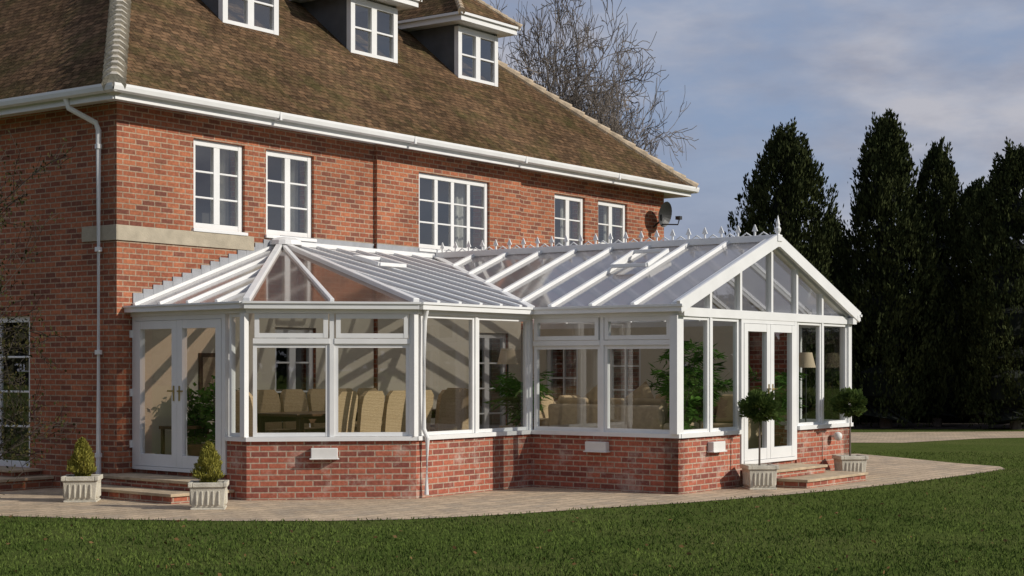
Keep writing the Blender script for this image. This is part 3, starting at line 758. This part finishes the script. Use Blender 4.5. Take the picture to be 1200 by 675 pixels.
def topiary(t, v, seed):
    e = empty('topiary_bay_tree', W(t, v), ANG+.75)
    m_ = MB(); square_planter(m_, .40, .34); m_.obj('tub', [M_pot, M_soil], e, bevel=.008)
    m2 = MB(); m2.tube([(0, 0, .3), (.01, .005, .7), (0, 0, 1.12)], [.016, .013, .012]); m2.obj('stem', [M_bark], e)
    rg = np.random.default_rng(seed); n = 5000; d = rg.normal(size=(n, 3)); d /= np.linalg.norm(d, axis=1)[:, None]
    lump = 1+.14*np.sin(d[:, 0]*7+seed)+.12*np.sin(d[:, 1]*8)+.12*np.sin(d[:, 2]*9)
    r = .20*lump*rg.random(n)**.3
    P = d*r[:, None]*np.array([1.1, 1.1, .85])+np.array([0, 0, 1.14])
    link('foliage', leafmesh('bay_leaves', P, .05, [M_bay], .5, .3, seed, d*.5), e)
topiary(5.42, 6.74, 2); topiary(8.38, 6.76, 7)

# ============================================================ interior furniture
def chair_mesh():
    m_ = MB(False)
    m_.hexa([(-.21, -.20, .28), (.21, -.20, .28), (.20, .2, .28), (-.20, .2, .28)], [(-.24, -.23, .46), (.24, -.23, .46), (.22, .21, .46), (-.22, .21, .46)])
    for x, y in ((-.19, -.18), (.19, -.18), (.18, .18), (-.18, .18)): m_.box(x-.02, x+.02, y-.02, y+.02, 0, .285, 1)
    prof = [(.30, .19, .21), (.46, .20, .22), (.65, .22, .225), (.85, .25, .235), (.98, .275, .22), (1.05, .29, .15)]
    for i in range(len(prof)-1):
        z0, y0, w0 = prof[i]; z1, y1, w1 = prof[i+1]
        m_.hexa([(-w0, y0-.03, z0), (w0, y0-.03, z0), (w0, y0+.03, z0), (-w0, y0+.03, z0)], [(-w1, y1-.03, z1), (w1, y1-.03, z1), (w1, y1+.03, z1), (-w1, y1+.03, z1)])
    m_.box(-.2, .2, -.2, .15, .462, .50, 2)
    return m_.mesh('wicker_chair', [M_wick, M_wood, M_cush])
CH = chair_mesh()
def place(name, me, t, v, rot, z=FL):
    o = link(name, me); o.location = W(t, v, z); o.rotation_euler = (0, 0, ANG+rot); return o
rd = random.Random(2)
for i, t_ in enumerate((.95, 1.5, 2.05, 2.6, 3.15, 3.7)):
    place('dining_chair', CH, t_, 2.72+rd.uniform(-.05, .05), math.pi+rd.uniform(-.1, .1))
    place('dining_chair', CH, t_, 1.3+rd.uniform(-.05, .05), rd.uniform(-.1, .1))
place('dining_chair', CH, .35, 2.0, math.pi/2); place('dining_chair', CH, 4.35, 2.0, -math.pi/2); place('dining_chair', CH, 4.55, 3.2, -math.pi/2-.5)
tb = MB(False); tb.box(-1.65, 1.65, -.45, .45, .71, .75)
for x in (-1.5, 1.5):
    for y in (-.36, .36): tb.box(x-.04, x+.04, y-.04, y+.04, 0, .708)
tb.box(-1.5, 1.5, -.38, -.36, .62, .708); tb.box(-1.5, 1.5, .36, .38, .62, .708)
o = tb.obj('dining_table', [M_wood], bevel=.008); o.location = W(2.32, 2.0, FL); o.rotation_euler = (0, 0, ANG)
st_ = MB(False); st_.box(-.3, .3, -.2, .2, .52, .56)
for x in (-.26, .26):
    for y in (-.16, .16): st_.box(x-.02, x+.02, y-.02, y+.02, 0, .519)
o = st_.obj('side_table', [M_wood]); o.location = W(.55, .45, FL); o.rotation_euler = (0, 0, ANG)
def sofa_mesh(Lh):
    m_ = MB(False)
    m_.box(-Lh, Lh, -.4, .38, .08, .34); m_.hexa([(-Lh, .22, .34), (Lh, .22, .34), (Lh, .40, .34), (-Lh, .40, .34)], [(-Lh, .30, .84), (Lh, .30, .84), (Lh, .44, .84), (-Lh, .44, .84)])
    m_.box(-Lh-.14, -Lh-.002, -.42, .40, .06, .60); m_.box(Lh+.002, Lh+.14, -.42, .40, .06, .60)
    k = 3 if Lh > .8 else 1; w = 2*Lh/k
    for i in range(k):
        x = -Lh+w*i; m_.box(x+.01, x+w-.01, -.42, .20, .345, .48, 1)
        m_.hexa([(x+.03, .02, .49), (x+w-.03, .02, .49), (x+w-.03, .18, .49), (x+.03, .18, .49)], [(x+.06, .16, .93), (x+w-.06, .16, .93), (x+w-.06, .29, .93), (x+.06, .29, .93)], 1)
    return m_
def sofa(Lh, t, v, rot, nm):
    o = sofa_mesh(Lh).obj(nm, [M_fabric, M_cush], bevel=.05); o.modifiers['bevel'].segments = 3
    o.location = W(t, v, FL); o.rotation_euler = (0, 0, ANG+rot)
sofa(.95, 4.75, 4.85, math.pi/2, 'sofa'); sofa(.4, 6.3, 3.2, .2, 'armchair'); sofa(.9, 7.9, 4.3, -math.pi/2, 'sofa'); sofa(.4, 5.6, 3.1, .1, 'armchair')
def cushion(t, v, z, r):
    m_ = MB(False); n = 8; gr = []
    for i in range(n+1):
        for j in range(n+1):
            a = -1+2*i/n; b = -1+2*j/n; h = .08*((1-a*a)*(1-b*b))**.5; gr.append((a*.22, b*.22, h))
    for s in (1, -1):
        i0 = len(m_.v)
        for q in gr: m_.P((q[0], q[2]*s, q[1]))
        for i in range(n):
            for j in range(n): a = i0+i*(n+1)+j; m_.f.append([a, a+1, a+n+2, a+n+1]); m_.m.append(0)
    o = m_.obj('cushion', [M_cush], smooth=True); o.location = W(t, v, z); o.rotation_euler = (.2, .6, ANG+r)
cushion(4.62, 5.3, 1.2, 1.6); cushion(4.65, 4.5, 1.18, 1.4)
def floor_lamp(t, v, h):
    e = empty('floor_lamp', W(t, v, FL), 0); m_ = MB(False)
    m_.tube([(0, 0, 0), (0, 0, .03)], [.14, .12], 0, 16); m_.tube([(0, 0, .03), (0, 0, h-.1)], .012, 0)
    m_.obj('stand', [M_black], e); s = MB(False); s.tube([(0, 0, h-.14), (0, 0, h+.10)], [.16, .10], 0, 20, cap=False); s.obj('shade', [M_shade], e, smooth=True)
floor_lamp(5.0, 2.7, 1.55); floor_lamp(8.72, 5.85, 1.5)
def houseplant(t, v, h, kind, seed, zf_=FL):
    e = empty('potted_plant', W(t, v, zf_), seed); m_ = MB(False)
    m_.tube([(0, 0, 0), (0, 0, .26), (0, 0, .27), (0, 0, .30)], [.11, .16, .175, .175], 0, 18); m_.obj('pot', [M_terra], e)
    rg = np.random.default_rng(seed); P = []; Dd = []
    stm = MB(False)
    if kind == 'palm':
        for i in range(22):
            a = rg.random()*6.283; reach = (.25+.3*rg.random()); hh = h*(.6+.4*rg.random()); path = []
            for j in range(12):
                f = j/11; path.append(Vector((math.cos(a)*reach*f**1.6, math.sin(a)*reach*f**1.6, .25+(hh-.25)*math.sin(f*1.9)/1.0)))
            stm.tube(path, [.008*(1-j/14) for j in range(12)], 0, 4)
            for j in range(3, 12):
                for s in range(7):
                    sd_ = Vector((-math.sin(a), math.cos(a), 0))*(1 if s % 2 else -1)
                    P.append(tuple(path[j]+Vector(rg.normal(size=3))*.02)); Dd.append(tuple(sd_+Vector((math.cos(a)*.6, math.sin(a)*.6, -.25))))
        me = leafmesh('fronds', np.array(P), .17, [M_ind], .13, 0, seed, np.array(Dd))
    else:
        for i in range(7):
            a = rg.random()*6.283; path = [Vector((math.cos(a)*.18*f+.03*math.sin(f*9+i), math.sin(a)*.18*f, .25+(h-.3)*f*(.7+.3*rg.random() if f == 1 else .85))) for f in (0, .3, .6, 1)]
            stm.tube(path, [.012, .01, .008, .004], 0, 5)
            for q in range(70):
                f = .15+.85*rg.random(); k = min(2, int(f*3)); c = path[k].lerp(path[k+1], f*3-k)
                P.append(tuple(c+Vector(rg.normal(size=3))*.05)); Dd.append((rg.normal(), rg.normal(), .1))
        me = leafmesh('leaves', np.array(P), .12, [M_ind], .4, 0, seed, np.array(Dd))
    link('leaves', me, e); stm.obj('stems', [M_bark], e)
houseplant(.36, 1.35, 1.3, 'ficus', 3); houseplant(4.5, 3.35, 1.35, 'palm', 5); houseplant(5.0, 5.7, 1.75, 'palm', 6); houseplant(5.75, 5.6, 1.6, 'palm', 9)
houseplant(4.5, 5.95, 1.15, 'ficus', 11); houseplant(8.2, 5.5, 1.3, 'palm', 12); houseplant(.75, .5, 1.2, 'ficus', 13)

# ============================================================ GROUND
def groundmat():
    m, nt, out = newmat('lawn')
    tc = N(nt, 'ShaderNodeTexCoord'); vec = tc.outputs['Object']
    n1 = noise(nt, vec, .35, 5, .6); n2 = noise(nt, vec, 14, 5, .75); n3 = noise(nt, vec, 2.2, 4, .6)
    c = mixc(nt, ramp(nt, n2, [(.35, 0.0), (.65, 1.0)]), (.035, .055, .014), (.12, .155, .038))
    c = mixc(nt, ramp(nt, n1, [(.4, 0.0), (.65, .6)]), c, (.125, .135, .045))
    c = mixc(nt, ramp(nt, n3, [(.55, 0.0), (.75, .5)]), c, (.045, .065, .018))
    b = N(nt, 'ShaderNodeBsdfDiffuse'); nt.links.new(c, b.inputs[0])
    bp = N(nt, 'ShaderNodeBump'); bp.inputs['Strength'].default_value = .8; bp.inputs['Distance'].default_value = .05
    nt.links.new(n2, bp.inputs['Height']); nt.links.new(bp.outputs[0], b.inputs['Normal'])
    nt.links.new(b.outputs[0], out.inputs[0]); return m
M_lawn = groundmat()
mm = MB(False); mm.poly([(-600, -600, 0), (600, -600, 0), (600, 900, 0), (-600, 900, 0)]); mm.obj('ground', [M_lawn])
M_pave = brickmat('paving', (.62, .48, .33), (.50, .39, .27), (.40, .33, .25), (.24, .18, .13), .30, .20, .010, coord='UV', bump=.35, odd=.6)
pat = [PX(-200, 601), PX(0, 605), PX(130, 609), PX(260, 611), PX(380, 611), PX(480, 609), PX(600, 603), PX(700, 596), PX(800, 590), PX(900, 582), PX(1000, 573), PX(1080, 564), PX(1140, 556), PX(1178, 550), PX(1172, 547), PX(1120, 543), PX(1060, 537), PX(1005, 532), (3, 30.5), (-4, 30), (-14, 26)]
def rotp(p):
    q = Vector((p[0], p[1]))-Vector((P0.x, P0.y)); return (q.x*math.cos(-ANG)-q.y*math.sin(-ANG), q.x*math.sin(-ANG)+q.y*math.cos(-ANG), .006)
mm = MB(False); mm.poly([rotp(p) for p in pat]); o = mm.obj('patio', [M_pave]); o.location = P0; o.rotation_euler = (0, 0, ANG)
path2 = [PX(985, 519), PX(1060, 519), PX(1150, 514), PX(1260, 512), PX(1400, 511), PX(1400, 505), PX(1150, 506), PX(985, 507)]
mm = MB(False); mm.poly([(p[0], p[1], .006) for p in path2]); mm.obj('path', [M_pave])
bed = [PX(960, 503), PX(1500, 503), PX(1500, 494), PX(900, 494)]
mm = MB(False); mm.poly([(p[0], p[1], .01) for p in bed]); mm.obj('soil_bed', [M_soil])

def inpoly(x, y, poly):
    ins = np.zeros(len(x), bool); j = len(poly)-1
    for i in range(len(poly)):
        xi, yi = poly[i]; xj, yj = poly[j]
        c = ((yi > y) != (yj > y)) & (x < (xj-xi)*(y-yi)/(yj-yi+1e-12)+xi); ins ^= c; j = i
    return ins
rg = np.random.default_rng(9)
def scatter(n, y0, y1, margin=1.15):
    y = y0+(y1-y0)*rg.random(int(n))**1.35; x = (rg.random(int(n))*2-1)*y*600/F*margin
    k = ~inpoly(x, y, pat); return x[k], y[k]
x, y = scatter(190000, 12.2, 32)
# uneven density: thin patches where the ground shows
dens = .72+.28*np.sin(x*2.3+np.sin(y*1.7)*1.5)*np.sin(y*2.9+np.sin(x*1.3)*2)
k = rg.random(len(x)) < dens; x = x[k]; y = y[k]
P = np.stack([x, y, np.zeros(len(x))], 1); dd = np.tile(np.array([0, 0, 1.0]), (len(x), 1))
me = leafmesh('grass', P, .036, [M_grassb], .26, 0, 2, dd, .5); link('lawn_grass', me)
x, y = scatter(420, 12.4, 26)
P = np.stack([x, y, np.full(len(x), .025)], 1); dd = np.stack([rg.normal(size=len(x)), rg.normal(size=len(x)), .1*np.ones(len(x))], 1)
link('fallen_leaves', leafmesh('fallen_leaves', P, .045, [M_leaf], .6, 0, 2, dd))

# ============================================================ LIGHT / SKY
S = Vector((.95, -.30, 0)).normalized(); EL = math.radians(27)
Sd = Vector((S.x*math.cos(EL), S.y*math.cos(EL), math.sin(EL)))
L = bpy.data.lights.new('sun', 'SUN'); L.energy = 3.7; L.angle = math.radians(.5); L.color = (1, .94, .84)
lo_ = bpy.data.objects.new('sun', L); scene.collection.objects.link(lo_); lo_.rotation_euler = Sd.to_track_quat('Z', 'Y').to_euler(); lo_.location = (30, -10, 30)
w = bpy.data.worlds.new('World'); scene.world = w; w.use_nodes = True; nt = w.node_tree; nt.nodes.clear()
out = nt.nodes.new('ShaderNodeOutputWorld'); bg = nt.nodes.new('ShaderNodeBackground'); bg.inputs[1].default_value = .10
sk = nt.nodes.new('ShaderNodeTexSky'); sk.sky_type = 'NISHITA'; sk.sun_disc = False; sk.sun_elevation = EL; sk.sun_rotation = math.atan2(S.x, S.y)
tc = nt.nodes.new('ShaderNodeTexCoord'); mp = nt.nodes.new('ShaderNodeMapping'); mp.inputs['Scale'].default_value = (3.0, 3.0, 8.5); mp.inputs['Location'].default_value = (1.3, .7, .5)
nt.links.new(tc.outputs['Generated'], mp.inputs[0])
nz = noise(nt, mp.outputs[0], 1.6, 7, .55); nz2 = noise(nt, mp.outputs[0], 3.6, 5, .55)
cc = mixc(nt, ramp(nt, nz2, [(.38, 0.0), (.62, 1.0)]), (3.1, 3.2, 3.9), (4.9, 4.9, 5.4))
blue = mixc(nt, .85, sk.outputs[0], (2.5, 3.3, 5.0))
cl = ramp(nt, nz, [(.38, .08), (.60, .95)])
sep = nt.nodes.new('ShaderNodeSeparateXYZ'); nt.links.new(tc.outputs['Generated'], sep.inputs[0])
lowf = ramp(nt, sep.outputs[2], [(.03, .9), (.15, .0)])
mx = nt.nodes.new('ShaderNodeMath'); mx.operation = 'MAXIMUM'; nt.links.new(lowf, mx.inputs[0]); nt.links.new(cl, mx.inputs[1])
col = mixc(nt, mx.outputs[0], blue, cc)
nt.links.new(col, bg.inputs[0]); nt.links.new(bg.outputs[0], out.inputs[0])

cam = bpy.data.cameras.new('camera'); co = bpy.data.objects.new('camera', cam); scene.collection.objects.link(co)
co.location = (0, 0, CAMZ); co.rotation_euler = (math.pi/2, 0, 0)
cam.sensor_width = 36; cam.lens = F/1200*36; cam.shift_y = (HOR-337.5)/1200; cam.clip_end = 3000; cam.clip_start = .1
scene.camera = co
